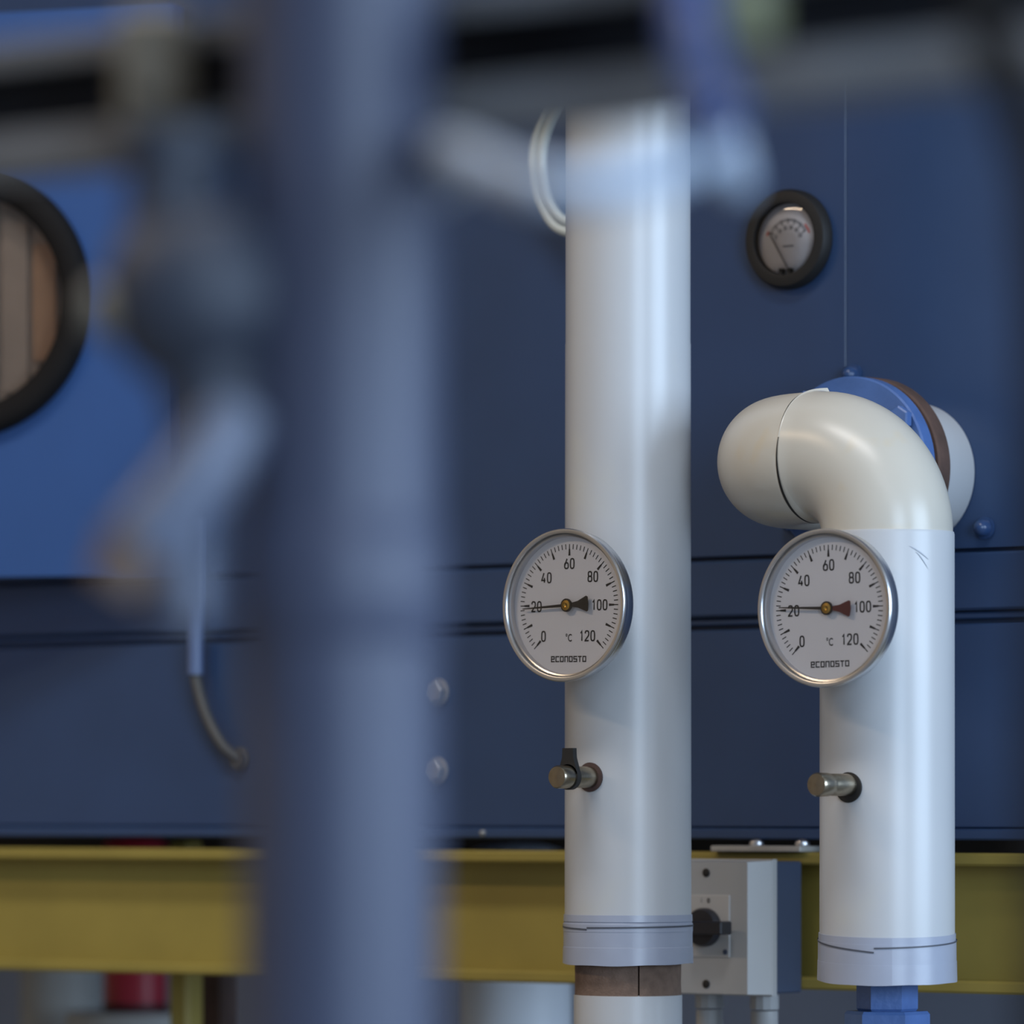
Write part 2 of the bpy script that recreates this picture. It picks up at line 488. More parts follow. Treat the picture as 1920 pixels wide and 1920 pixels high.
# ------------------------------------------------------------------ insulated pipes
CAMDIR = math.atan2(-0.793, 0.609)        # azimuth facing the photographer
def ringline(mb, R, zfun, hw, a0=-pi, a1=pi, n=96):
    """thin strip standing just proud of a pipe of radius R; zfun(angle from CAMDIR)"""
    vs, fs = [], []
    for k in range(n + 1):
        a = a0 + (a1 - a0) * k / n
        z = zfun(a)
        for d in (-hw, hw):
            vs.append((R * cos(CAMDIR + a), R * sin(CAMDIR + a), z + d))
    for k in range(n):
        fs.append((2 * k, 2 * k + 2, 2 * k + 3, 2 * k + 1))
    return mb.add(vs, fs, True)

P1 = (0.001, -0.19)
r1 = 0.0405
p1 = empty('insulated_pipe', (P1[0], P1[1], 0), 'tall straight white insulated pipe left of the elbow pipe', 'pipe')
MB().lathe([(r1 - 0.004, 1.300), (r1 + 0.0000, 1.3005), (r1 + 0.0002, 3.5)], None, 96, cap=False).build('upper_jacket', M_WHITE, p1)
MB().lathe([(r1 + 0.0006, 0.925), (r1 + 0.0002, 1.3025), (r1 - 0.003, 1.3026)], None, 96, cap=False).build('jacket', M_WHITE, p1)
MB().lathe([(r1 - 0.002, 0.9330), (r1 + 0.0012, 0.9328), (r1 + 0.0014, 0.9285), (r1 + 0.0009, 0.9278), (r1 + 0.0016, 0.927), (r1 + 0.0016, 0.922)], None, 96, cap=False).build('tape_band', M_TAPE, p1)
MB().lathe([(r1 + 0.0010, 0.926), (r1 + 0.0014, 0.9255), (r1 + 0.0014, 0.912)], None, 96, cap=False).build('tape_band', M_TAPE, p1)
b = MB()
vs, fs = [], []
for k in range(97):
    a = 2 * pi * k / 96
    zb = 0.9008 + 0.0005 * sin(a * 2 + 1) + 0.0002 * sin(7 * a)
    for z, r in ((0.9125, r1 + 0.0010), (0.9118, r1 + 0.0017), (zb, r1 + 0.0019), (zb, r1 - 0.0018)):
        vs.append((r * cos(a), r * sin(a), z))
for k in range(96):
    for j in range(3):
        fs.append((4 * k + j, 4 * k + 4 + j, 4 * k + 5 + j, 4 * k + 1 + j))
b.add(vs, fs, True).build('tape_band', M_TAPE, p1)
b = MB()
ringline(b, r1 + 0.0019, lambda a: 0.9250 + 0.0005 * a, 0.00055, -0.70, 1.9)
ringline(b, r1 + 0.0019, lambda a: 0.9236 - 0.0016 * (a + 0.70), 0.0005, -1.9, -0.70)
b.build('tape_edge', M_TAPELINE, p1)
# brown insulation collar (two half shells with a joint) and the jacket below
for a0, a1 in ((-2.8, 0.165), (0.195, 3.45)):
    vs, fs = [], []
    n = 40
    for k in range(n + 1):
        a = CAMDIR + a0 + (a1 - a0) * k / n
        for r, z in ((0.028, 0.876), (0.0348, 0.876), (0.0344, 0.889), (0.0348, 0.915), (0.028, 0.915)):
            vs.append((r * cos(a), r * sin(a), z))
    for k in range(n):
        for j in range(4):
            fs.append((5 * k + j, 5 * k + 5 + j, 5 * k + 6 + j, 5 * k + 1 + j))
    fs += [(0, 1, 2, 3, 4), tuple(5 * n + j for j in range(5))]
    MB().add(vs, fs, True).build('foam_insulation', M_FELT, p1)
MB().lathe([(0.030, 0.0), (0.030, 1.2)], None, 48).build('inner_pipe', M_BLACK, p1)
MB().lathe([(0.0350, 0.0), (0.0352, 0.8805), (0.0335, 0.8812), (0.032, 0.879)], None, 96, cap=False).build('lower_jacket', M_WHITE, p1)

P2 = (0.202, -0.19)
r2 = 0.0411
RB, ZJ, ZA = 0.050, 1.1735, 1.2235
p2 = empty('elbow_pipe', (P2[0], P2[1], 0), 'white insulated pipe bending over in an elbow into the blue machine', 'pipe')
MB().lathe([(r2 - 0.002, ZJ + 0.0008), (r2 + 0.0006, ZJ + 0.0006), (r2 + 0.0010, ZJ - 0.001), (r2 + 0.0012, 0.920)], None, 96, cap=False).build('jacket', M_WHITE, p2)
arc = [(0, 0, ZJ - 0.01)] + [(-RB + RB * cos(t), 0, ZJ + RB * sin(t)) for t in [pi / 2 * k / 24 for k in range(25)]] + [(-RB - 0.004, 0, ZA)]
MB().tube(arc, [r2] * (len(arc) - 2) + [r2 + 0.0002, r2 + 0.0008], 80, cap=False).build('elbow', M_ELBOW, p2)
arc = [(-RB - 0.001, 0, ZA)] + [(-RB - 0.0035 - RB * sin(t), RB - RB * cos(t), ZA - 0.0005) for t in [pi / 2 * k / 24 for k in range(25)]] + [(-2 * RB - 0.0035, 0.11, ZA)]
MB().tube(arc, [r2 - 0.0022] + [r2 + 0.0004] * (len(arc) - 1), 80, cap=False).build('elbow', M_ELBOW, p2)
# the open overlap between the two elbow covers
vs, fs = [], []
for k in range(61):
    a = -0.35 - 2.2 * k / 60            # angle in the YZ plane, from -Y downwards
    wd = 0.0003 + 0.0016 * max(0.0, sin(pi * k / 60)) ** 1.0
    for d in (0, wd):
        vs.append((-RB - 0.0046 - d, -(r2 + 0.0009) * cos(-a - 0.35 - 0.25), ZA - (r2 + 0.0009) * sin(-a - 0.35 - 0.25)))
for k in range(60):
    fs.append((2 * k, 2 * k + 2, 2 * k + 3, 2 * k + 1))
MB().add(vs, fs, True).build('cover_gap', M_BLACK, p2)
# the thin lip of sheet standing up at the top of the overlap
vs, fs = [], []
for k in range(41):
    a = 0.25 + 1.45 * k / 40
    lift = 0.0006 + 0.0020 * (k / 40) ** 6
    for d, l in ((0.0, lift), (0.0018, 0.0)):
        rr = r2 + 0.0004 + l
        vs.append((-RB - 0.0048 + d + 0.006 * (k / 40) ** 4, -rr * cos(a), ZA + rr * sin(a)))
for k in range(40):
    fs.append((2 * k, 2 * k + 2, 2 * k + 3, 2 * k + 1))
MB().add(vs, fs, True).build('cover_lip', M_ELBOW, p2)
# tape
sl = lambda a: 0.0022 * (1 - cos(a))          # bands wound slightly low at the front
def band(zt, zb, ra, rb_, name, wob=0.0):
    vs, fs = [], []
    for k in range(97):
        a = 2 * pi * k / 96
        for z, r in ((zt, r2), (zt - 0.0003, ra), (zb, rb_), (zb, r2 - 0.002)):
            zz = z + sl(a) + (wob * (sin(3 * a + 0.4) + 0.6 * sin(8 * a)) if z == zb else 0)
            vs.append((r * cos(CAMDIR + a), r * sin(CAMDIR + a), zz))
    for k in range(96):
        for j in range(3):
            fs.append((4 * k + j, 4 * k + 4 + j, 4 * k + 5 + j, 4 * k + 1 + j))
    MB().add(vs, fs, True).build(name, M_TAPE, p2)
band(0.9216, 0.9168, r2 + 0.0018, r2 + 0.0018, 'tape_band')
band(0.9172, 0.9040, r2 + 0.0021, r2 + 0.0022, 'tape_band')
band(0.9046, 0.8918, r2 + 0.0024, r2 + 0.0027, 'tape_band', 0.00025)
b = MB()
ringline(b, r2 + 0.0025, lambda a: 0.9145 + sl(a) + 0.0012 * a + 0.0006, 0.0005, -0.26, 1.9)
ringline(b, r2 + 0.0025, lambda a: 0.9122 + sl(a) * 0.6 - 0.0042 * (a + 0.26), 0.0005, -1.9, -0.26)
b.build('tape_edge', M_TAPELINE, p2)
# scuffs on the jacket
b = MB()
for (a0, z0), (a1, z1) in (((0.26, 1.1635), (0.58, 1.1555)), ((0.36, 1.160), (0.575, 1.1495))):
    vs, fs = [], []
    for k in range(13):
        t = k / 12
        a, z = a0 + (a1 - a0) * t, z0 + (z1 - z0) * (t ** 1.25)
        for d in (-1, 1):
            vs.append(((r2 + 0.0014) * cos(CAMDIR + a), (r2 + 0.0014) * sin(CAMDIR + a), z + d * 0.00045 * sin(pi * (0.08 + 0.84 * t))))
    for k in range(12):
        fs.append((2 * k, 2 * k + 2, 2 * k + 3, 2 * k + 1))
    b.add(vs, fs, True)
b.build('scuff', mat('grey_scuff', srgb(172, 178, 188), 0.6), p2)
# union below
def hexcol(r, z0, z1, rot, name, bev=0.0015):
    return MB().lathe([(r * 0.94, z0), (r, z0 + bev), (r, z1 - bev), (r * 0.94, z1)], Matrix.Rotation(CAMDIR + rot, 4, 'Z'), 6, smooth=False).build(name, M_BLUEPAINT, p2)
hexcol(0.0192, 0.8748, 0.8960, 0.42, 'union_nut')
hexcol(0.0268, 0.845, 0.8748, 0.36, 'union_body', 0.002)
MB().lathe([(0.017, 0.0), (0.017, 0.846)], None, 40).build('lower_pipe', M_BLUEPAINT, p2)
# flanges at the wall
fx = -2 * RB - 0.0035
def disc(R, y0, y1, name, m, bev=0.0012):
    A = T((fx, y1 + 0.19, ZA)) @ OUT
    t = y1 - y0
    return MB().lathe([(R - bev, 0), (R, bev), (R, t - bev), (R - bev, t)], A, 96).build(name, m, p2)
fl = disc(0.0605, -0.080, -0.0675, 'flange', M_BLUEPAINT)
fl['label'] = 'blue painted flange disc'
fr = disc(0.0610, -0.0640, -0.0500, 'counter_flange', M_RUST)
fr['label'] = 'rusty brown flange disc'
MB().lathe([(0.045, 0), (0.045, 0.005)], T((fx, -0.063 + 0.19, ZA)) @ OUT, 64).build('gasket', M_BLACK, p2)
MB().lathe([(0.0445, 0), (0.0475, 0.001), (0.0480, 0.030), (0.0465, 0.052)], T((fx, 0.19, ZA)) @ OUT, 96).build('wall_sleeve', M_WHITE, p2)
for k in range(4):
    a = radians(35 + 90 * k)
    hexbolt(0.0085, 0.0075, (fx + 0.0530 * cos(a), -0.080 + 0.19, ZA + 0.0530 * sin(a)), M_BLUEPAINT, 'flange_bolt', fl, rot=0.5, washer=0)

# ------------------------------------------------------------------ dial thermometers
def _loop(cx, cz, rx, rz, n=20, p=3.0):
    out = []
    for k in range(n):
        a = 2 * pi * k / n
        c, s_ = cos(a), sin(a)
        out.append((cx + rx * math.copysign(abs(c) ** (2 / p), c), cz + rz * math.copysign(abs(s_) ** (2 / p), s_)))
    return out + [out[0], out[1]]
GLYPH = {
    '0': [_loop(.5, .5, .5, .5)],
    '1': [[(.12, .76), (.58, 1.0), (.58, 0.0)]],
    '2': [[(.02, .74), (.06, .88), (.2, .98), (.42, 1.0), (.6, 1.0), (.82, .97), (.95, .87), (1, .74), (.97, .62), (.88, .5), (.06, .06), (.02, 0.0), (1, 0)]],
    '4': [[(.62, 1.0), (0.02, .24), (1.05, .24)], [(.74, .5), (.74, 0.0)]],
    '6': [_loop(.5, .29, .5, .29), [(.66, 1.0), (.2, .5), (.06, .34)]],
    '8': [_loop(.5, .265, .5, .265), _loop(.5, .765, .45, .235)],
}
def stroke(mb, pts, hw, y):
    """flat ribbon of half width hw along a polyline in the XZ plane"""
    P = [Vector((a, b)) for a, b in pts]
    n = len(P)
    vs = []
    for i in range(n):
        t = (P[min(i + 1, n - 1)] - P[max(i - 1, 0)])
        if 0 < i < n - 1:
            d0, d1 = (P[i] - P[i - 1]).normalized(), (P[i + 1] - P[i]).normalized()
            t = d0 + d1
            k = min(2.0, 1 / max(0.35, math.sqrt(max(0.0, (1 + d0.dot(d1)) / 2))))
        else:
            k = 1.0
        t.normalize()
        nrm = Vector((-t.y, t.x)) * hw * k
        vs += [(P[i].x + nrm.x, y, P[i].y + nrm.y), (P[i].x - nrm.x, y, P[i].y - nrm.y)]
    mb.add(vs, [(2 * i, 2 * i + 2, 2 * i + 3, 2 * i + 1) for i in range(n - 1)])
def digits(mb, body, hgt, cx, cz, y):
    hw = hgt * 0.068
    ws = [hgt * (0.30 if ch == '1' else 0.40) for ch in body]
    gap = hgt * 0.24
    X = cx - (sum(ws) + gap * (len(ws) - 1)) / 2
    for ch, wd in zip(body, ws):
        for pl_ in GLYPH[ch]:
            stroke(mb, [(X + a * wd, cz - hgt / 2 + hw + b_ * (hgt - 2 * hw)) for a, b_ in pl_], hw, y)
        X += wd + gap

def thermometer(loc, label, yaw, roll, needle_deg, tail_mat):
    g = empty('dial_thermometer', loc, label, 'thermometer', 'dial thermometers on the white pipes', rz=yaw)
    R = 0.049
    Mr = Matrix.Rotation(roll, 4, 'Y')
    FY = 0.0300                         # case front above the pipe jacket
    A = OUT
    st = MB().lathe([(0.0085, -0.006), (0.0085, FY - 0.012)], A, 24).lathe([(0.012, 0.0008), (0.012, 0.007)], A, 6, smooth=False)
    st.build('stem', M_STEEL, g)
    MB().lathe([(0.0, FY - 0.0145), (R - 0.006, FY - 0.0145), (R - 0.0022, FY - 0.0128), (R - 0.0012, FY - 0.0105), (R - 0.0012, FY - 0.005),
                (R - 0.0004, FY - 0.0042), (R, FY - 0.003), (R, FY - 0.0012), (R - 0.0006, FY - 0.0002), (R - 0.0018, FY),
                (R - 0.0030, FY - 0.0004), (R - 0.0036, FY - 0.0014), (R - 0.0038, FY - 0.0028), (R - 0.0048, FY - 0.0032), (R - 0.0052, FY - 0.0075)], A, 128, cap=False).build('case', M_STEEL, g)
    DY = -(FY - 0.0070)
    d = MB().lathe([(0.0, 0), (R - 0.0046, 0)], T((0, DY, 0)) @ OUT, 96, cap=False).build('dial', M_DIAL, g)
    y = DY - 0.00015
    marks = MB()
    def radial(a, rin, rout, w0, w1):
        c, s_ = cos(a), sin(a)
        pts = [(rin, -w0), (rout, -w1), (rout, w1), (rin, w0)]
        marks.add([(c * r_ - s_ * w_, y, s_ * r_ + c * w_) for r_, w_ in pts], [(0, 1, 2, 3)])
    for k in range(61):
        a = radians(225 - 270 * k / 60)
        radial(a, 0.733 * R, 0.800 * R, 0.0062 * R, 0.0062 * R)
        if k % 5 == 0:
            radial(a, 0.650 * R, 0.735 * R, 0.017 * R, 0.011 * R)
            radial(a, 0.733 * R, 0.800 * R, 0.0075 * R, 0.0045 * R)
    marks.v = [tuple(Mr @ Vector(p)) for p in marks.v]
    marks.build('scale_marks', M_PRINT, d)
    for s_, cx, cz in (('0', -0.415, -0.400), ('20', -0.535, -0.010), ('40', -0.375, 0.365), ('60', 0.0, 0.545), ('80', 0.385, 0.370), ('100', 0.500, 0.0), ('120', 0.305, -0.400)):
        t_ = MB()
        digits(t_, s_, 0.147 * R, cx * R, cz * R, y)
        t_.v = [tuple(Mr @ Vector(p)) for p in t_.v]
        t_.build('numeral', M_PRINT, d)
    t_ = MB()
    text(t_, '°C', 0.140 * R, 0.0, -0.42 * R, y, 0.70, 0.00010)
    t_.v = [tuple(Mr @ Vector(p)) for p in t_.v]
    t_.build('unit_sign', M_PRINT, d)
    # maker's name in square rounded lower-case strokes
    t_ = MB()
    u = 0.0078 * R                     # stroke half width
    hh, ww, gap = 0.064 * R, 0.046 * R, 0.0275 * R
    L = {'e': [((0, .5), (1, .5)), ((1, .5), (1, 1)), ((1, 1), (0, 1)), ((0, 1), (0, 0)), ((0, 0), (1, 0))],
         'c': [((1, 1), (0, 1)), ((0, 1), (0, 0)), ((0, 0), (1, 0))],
         'o': [((0, 0), (1, 0)), ((1, 0), (1, 1)), ((1, 1), (0, 1)), ((0, 1), (0, 0))],
         'n': [((0, 0), (0, 1)), ((0, 1), (1, 1)), ((1, 1), (1, 0))],
         's': [((1, 1), (0, 1)), ((0, 1), (0, .5)), ((0, .5), (1, .5)), ((1, .5), (1, 0)), ((1, 0), (0, 0))],
         't': [((0, 1), (1, 1)), ((.5, 1), (.5, 0))]}
    X = -(8 * ww + 7 * gap) / 2
    Zb = -0.70 * R - hh / 2
    for ch in 'econosto':
        for (ax, az), (bx_, bz) in L[ch]:
            xa, xb = sorted((X + ax * ww, X + bx_ * ww))
            za, zb = sorted((Zb + az * hh, Zb + bz * hh))
            t_.add([(xa - u, y, za - u), (xb + u, y, za - u), (xb + u, y, zb + u), (xa - u, y, zb + u)], [(0, 1, 2, 3)])
        X += ww + gap
    t_.v = [tuple(Mr @ Vector(p)) for p in t_.v]
    t_.build('lettering', M_PRINT, d)
    # pointer
    Mn = T((0, DY - 0.0028, 0)) @ Matrix.Rotation(-radians(needle_deg), 4, 'Y')
    n = MB().prism([(-0.072 * R, 0.020 * R), (-0.072 * R, -0.020 * R), (-0.72 * R, -0.006 * R), (-0.72 * R, 0.006 * R)][::-1], -0.0003, 0.0003)
    n.lathe([(0.0115 * R * 7.6, -0.0004), (0.0115 * R * 7.6, 0.0006)], OUT, 32)
    n.v = [tuple(Mn @ Vector(p)) for p in n.v]
    nd = n.build('pointer', M_NEEDLE, g)
    tl = MB().prism([(0.06 * R, -0.022 * R), (0.19 * R, -0.045 * R), (0.325 * R, -0.102 * R), (0.345 * R, -0.09 * R), (0.355 * R, 0.0), (0.345 * R, 0.09 * R), (0.325 * R, 0.102 * R), (0.19 * R, 0.045 * R), (0.06 * R, 0.022 * R)], -0.0003, 0.0003)
    tl.v = [tuple(Mn @ Vector(p)) for p in tl.v]
    tl.build('pointer_tail', tail_mat, nd)
    MB().lathe([(0.066 * R, 0), (0.066 * R, 0.0006), (0.03 * R, 0.0009), (0.018 * R, 0.0005), (0.0, 0.0005)], T((0, DY - 0.0032, 0)) @ OUT, 32, cap=False).build('hub', M_BRASS, nd)
    MB().lathe([(R - 0.0042, FY - 0.0026), (R - 0.0042, FY - 0.0019)], A, 96).build('glass', M_GLASS, g)
    return g
thermometer((P1[0], P1[1] - r1, 1.1312), 'round dial thermometer with black pointer tail on the straight white pipe', radians(-0.3), radians(0.6), 2.6, M_NEEDLE)
thermometer((P2[0], P2[1] - r2 - 0.001, 1.1246), 'round dial thermometer with maroon pointer tail on the elbow pipe', radians(1.0), radians(-1.0), -1.8, M_MAROON)

# ------------------------------------------------------------------ drain plugs on the pipes
def drain(loc, label, lever):
    g = empty('drain_plug', loc, label, 'valve', 'drain plugs on the white pipes')
    MB().lathe([(0.0092, -0.003), (0.0095, 0.0009), (0.0080, 0.0010)], T((0.0, 0, 0.0 if lever else -0.0016)) @ OUT, 32).build('collar', M_BLACK if not lever else mat('dark_brown_hole', srgb(70, 52, 48), 0.7), g)  # dark disc standing in for the shaded hole in the jacket
    MB().lathe([(0.0069, 0), (0.0069, 0.0195), (0.0064, 0.0205), (0.0064, 0.0235)], OUT, 32).build('body', M_BRASSD, g)
    MB().lathe([(0.0064, 0.0235), (0.0073, 0.0245), (0.0075, 0.0345), (0.0066, 0.0360), (0.0, 0.0362)], OUT, 32).build('cap', M_BRASSD, g)
    if lever:
        o = MB().lathe([(0.0082, 0.0205), (0.0082, 0.0245)], OUT, 32)
        o.prism([(-0.0078, 0.002), (0.0078, 0.002), (0.0045, 0.0125), (0.0042, 0.0185), (-0.0042, 0.0185), (-0.0045, 0.0125)], -0.0245, -0.0205)
        o.build('lever', M_BLACK, g)
drain((P1[0], P1[1] - r1 - 0.0003, 1.0215), 'small metal drain plug with a black lever on the straight pipe', True)
drain((P2[0] - 0.0005, P2[1] - r2 - 0.001, 1.0160), 'small bare metal drain plug without a lever on the elbow pipe', False)

# ------------------------------------------------------------------ round pressure gauge on the housing
pg = empty('pressure_gauge', (-0.0007, 0.0, 1.3865), 'small black-rimmed round pressure gauge on the blue panel', 'gauge')
RG = 0.0338
MB().lathe([(RG - 0.001, 0), (RG, 0.001), (RG, 0.006), (RG - 0.002, 0.0095), (RG - 0.0072, 0.0105), (RG - 0.0092, 0.0102), (RG - 0.0098, 0.003)], OUT, 96, cap=False).build('rim', M_BLACK, pg)
gd = MB().lathe([(0.0, 0.0045), (RG - 0.0092, 0.0045)], OUT, 64, cap=False).build('dial', mat('pressure_dial_grey', srgb(196, 194, 198), 0.6, var=0.01), pg)
mk = MB()
yy = -0.0048
for k in range(31):
    a = radians(150 - 120 * k / 30)
    c, s_ = cos(a), sin(a)
    ri, ro = (0.0135, 0.0172) if k % 5 == 0 else (0.0152, 0.0172)
    wv = 0.00035 if k % 5 == 0 else 0.0002
    mk.add([(c * r_ - s_ * w_, yy, s_ * r_ - 0.003 + c * w_) for r_, w_ in ((ri, -wv), (ro, -wv), (ro, wv), (ri, wv))], [(0, 1, 2, 3)])
mk.build('scale_marks', M_PRINT, gd)
nm = MB()
for k, s_ in enumerate(('0', '10', '20', '30', '40', '50')):
    a = radians(152 - 124 * k / 5)
    text(nm, s_, 0.0042, 0.0112 * cos(a), -0.003 + 0.0112 * sin(a), yy, 0.8)
nm.build('numerals', M_PRINT, gd)
MB().box(-0.0042, 0.0044, yy - 0.0001, yy, -0.0052, -0.0040).build('lettering', mat('grey_print', srgb(120, 120, 126), 0.7), gd)
for a0, a1 in ((20, 42), (150, 160)):
    n = 8
    vs = []
    for k in range(n + 1):
        a = radians(a0 + (a1 - a0) * k / n)
        for r_ in (0.0178, 0.0192):
            vs.append((r_ * cos(a), yy, r_ * sin(a) - 0.003))
    MB().add(vs, [(2 * k, 2 * k + 1, 2 * k + 3, 2 * k + 2) for k in range(n)]).build('red_mark', M_RED, gd)
MB().prism([(-0.0002, -0.019), (0.0004, -0.019), (-0.0145, 0.0055), (-0.0150, 0.0050)], -0.0065, -0.0060).build('pointer', M_NEEDLE, pg)
MB().box(-0.0045, -0.0022, -0.0095, -0.0046, -0.0250, -0.0200).box(0.0022, 0.0045, -0.0095, -0.0046, -0.0250, -0.0200).build('stop_lugs', M_BLACK, pg)
MB().lathe([(RG - 0.0096, 0.0088), (RG - 0.014, 0.0102), (RG - 0.022, 0.0112), (0.0, 0.0116)], OUT, 64, cap=False).build('glass', glass_mat('domed_glass', 0.2), pg)

# ------------------------------------------------------------------ milky hoses behind the straight pipe
for k, (off, lab) in enumerate(((0.0, 'milky plastic hose looping out from behind the straight pipe, outer one'), (0.0072, 'milky plastic hose looping out from behind the straight pipe, inner one'))):
    o = off
    pts = [(-0.150, -0.002, 1.545), (-0.163, -0.022, 1.528), (-0.1815 + o, -0.026, 1.498), (-0.1975 + o, -0.026, 1.470), (-0.2010 + o, -0.026, 1.448),
           (-0.1945 + o, -0.026, 1.424), (-0.1800 + o * 0.8, -0.026, 1.4045 + o * 0.7), (-0.155 + o * 0.3, -0.022, 1.3985 + o), (-0.135, -0.004, 1.3985 + o)]
    tag(MB().tube(spline(pts, 8), 0.0036, 16).build('hose', M_TUBE), lab, 'hose', 'milky hoses behind the straight pipe')

# ------------------------------------------------------------------ rotary switch box on the beam
sw = empty('switch_box', (-0.022, -0.013, 0.8765), 'grey rotary isolator switch box mounted on the yellow beam between the pipes', 'switch')
HB = 0.0905
MB().bbox(-0.0385, 0.0385, -0.034, 0.0, 0.001, HB - 0.001, 0.0012).build('base', M_DARKBOX, sw)
# lid: bevelled tray
def lidring(hw, z0, z1, y):
    return [(-hw, y, z0), (hw, y, z0), (hw, y, z1), (-hw, y, z1)]
vs = lidring(0.0400, -0.0005, HB + 0.0005, -0.032) + lidring(0.0400, -0.0005, HB + 0.0005, -0.0365) + lidring(0.0392, 0.0005, HB - 0.0005, -0.0375) + lidring(0.0335, 0.0012, HB - 0.0012, -0.0570)
fs = [(0, 1, 2, 3), (12, 15, 14, 13)]
for i in range(3):
    for k in range(4):
        fs.append((4 * i + k, 4 * i + (k + 1) % 4, 4 * i + 4 + (k + 1) % 4, 4 * i + 4 + k))
lid = MB().add(vs, fs).build('lid', M_GREYBOX, sw)
for z in (0.0075, HB - 0.0085):
    s_ = MB().lathe([(0.0029, 0), (0.0029, 0.0006), (0.0022, 0.0010), (0.0, 0.0010)], T((0, -0.0570, z)) @ OUT, 20, cap=False)
    s_.build('screw', M_BLACK, lid)
pl = MB().bbox(-0.0195, 0.0195, -0.0580, -0.0568, 0.0255, 0.0672, 0.0004).build('switch_plate', M_PLATE, sw)
MB().lathe([(0.0018, 0), (0.0018, 0.0005)], T((0.0162, -0.058, 0.0292)) @ OUT, 16).build('screw', M_DARKBOX, pl)
tx = MB()
text(tx, 'I', 0.0045, -0.0032, 0.0634, -0.0582, 0.9)
text(tx, '0', 0.0045, 0.0026, 0.0634, -0.0582, 1.1, 0.00015)
tx.build('lettering', M_PRINT, pl)
kn = MB().lathe([(0.0130, 0), (0.0130, 0.004), (0.0118, 0.0065), (0.0, 0.0068)], T((0, -0.058, 0.0455)) @ OUT, 40, cap=False)
kn.build('knob', M_KNOB, sw)
MB().bbox(-0.0150, 0.0262, -0.0770, -0.0640, 0.0410, 0.0500, 0.0010).build('knob_grip', M_KNOB, sw)
for x in (-0.0235, 0.0215):
    gl = MB().lathe([(0.0098, -0.010), (0.0098, 0.0)], T((x, -0.020, 0)), 12, smooth=False).lathe([(0.0085, -0.026), (0.0092, -0.0245), (0.0092, -0.011)], T((x, -0.020, 0)), 24)
    gl.build('cable_gland', M_GREYBOX, sw)
    MB().tube([(x, -0.020, -0.024), (x, -0.020, -0.10), (x, -0.02, -0.876)], 0.005, 12).build('cable', M_CABLE, sw)
br = empty('mounting_bracket', (0.0, -0.013, 0.9722), 'zinc bracket plate bolted on the yellow beam above the switch box', 'bracket')
MB().bbox(-0.055, 0.019, -0.006, 0.030, 0.0, 0.0040, 0.0006).build('plate', M_ZINC, br)
for x in (-0.0250, 0.0125):
    MB().lathe([(0.0048, 0.0040), (0.0052, 0.0052), (0.0046, 0.0070), (0.0026, 0.0082), (0.0, 0.0086)], T((x, 0.006, 0)), 20, cap=False).build('bolt', M_STEEL, br)

# ------------------------------------------------------------------ conduit and cable on the housing
cn = empty('cable_conduit', (-0.5236, -0.012, 1.10), 'pale blue conduit with a grey cable curving out of its lower end', 'conduit')
MB().lathe([(0.0045, 0.0), (0.0060, 0.0), (0.0060, 0.115), (0.0045, 0.115)], None, 24, cap=False).build('tube', M_CONDUIT, cn)
cb = MB().tube(spline([(0, 0, 0.1), (0, 0, 0.0), (0.003, 0, -0.012), (0.012, 0, -0.033), (0.0255, 0.002, -0.053), (0.036, 0.008, -0.062)], 10), 0.0042, 14).build('cable', M_CABLE, cn)
MB().lathe([(0.0085, 0), (0.0085, 0.003), (0.0068, 0.004), (0.0068, 0.007)], T((0.036, 0.012, -0.062)) @ OUT, 20).build('wall_grommet', M_CABLE, cn)

# ------------------------------------------------------------------ what stands under and behind the machine
def tank(name, x, y, r, z0, z1, m, label, cat, foot=True):
    g = empty(name, (x, y, 0 if foot else z0), label, cat)
    if not foot:
        z0, z1 = 0.0, z1 - z0
    prof = [(r, z0), (r, z1 - r * 0.35)] + [(r * cos(a), z1 - r * 0.35 + r * 0.35 * sin(a)) for a in (0.35, 0.7, 1.0, 1.25)] + [(0.001, z1)]
    MB().lathe(prof, None, 64).build('shell', m, g)
    if foot:
        for k in range(3):
            a = 2 * pi * k / 3
            MB().box(r * 0.8 * cos(a) - 0.01, r * 0.8 * cos(a) + 0.01, r * 0.8 * sin(a) - 0.01, r * 0.8 * sin(a) + 0.01, 0, z0 + 0.01).build('leg', M_BLACK, g)
    else:
        MB().lathe([(r * 0.9, z0), (r * 1.03, z0 + 0.001), (r * 1.03, z0 + 0.006), (r, z0 + 0.007)], None, 48).build('foot_ring', M_BLACK, g)
    return g
tank('pressure_tank', -0.466, 0.30, 0.0435, 0.30, 0.9755, M_TANK, 'pale blue-white tank under the machine, just left of the straight pipe', 'tank')
tank('red_canister', -1.036, 0.50, 0.027, 0.825, 0.9785, M_REDC, 'red canister under the machine at lower left', 'canister', False)
tag(MB().lathe([(0.070, 0), (0.070, 0.01), (0.016, 0.012), (0.016, 0.80), (0.06, 0.805), (0.06, 0.825)], None, 32).build('canister_stand', M_GREYPIPE, loc=(-1.036, 0.50, 0)), 'grey round stand under the red canister', 'stand')
tag(MB().lathe([(0.0365, 0), (0.0365, 0.93), (0.042, 0.931), (0.042, 0.945), (0.0365, 0.946), (0.0365, 0.955)], None, 48).build('drain_pipe', M_GREYPIPE, loc=(-1.214, 0.60, 0)), 'thick grey-white pipe at lower left behind the yellow beam', 'pipe')
tag(MB().lathe([(0.0040, 0), (0.0040, 0.875), (0.0055, 0.876), (0.0055, 0.8795)], None, 16).build('drain_tube', M_BLUECABLE, loc=(-0.375, 0.02, 0)), 'thin blue tube under the beam beside the blurred grey pipe', 'tube')
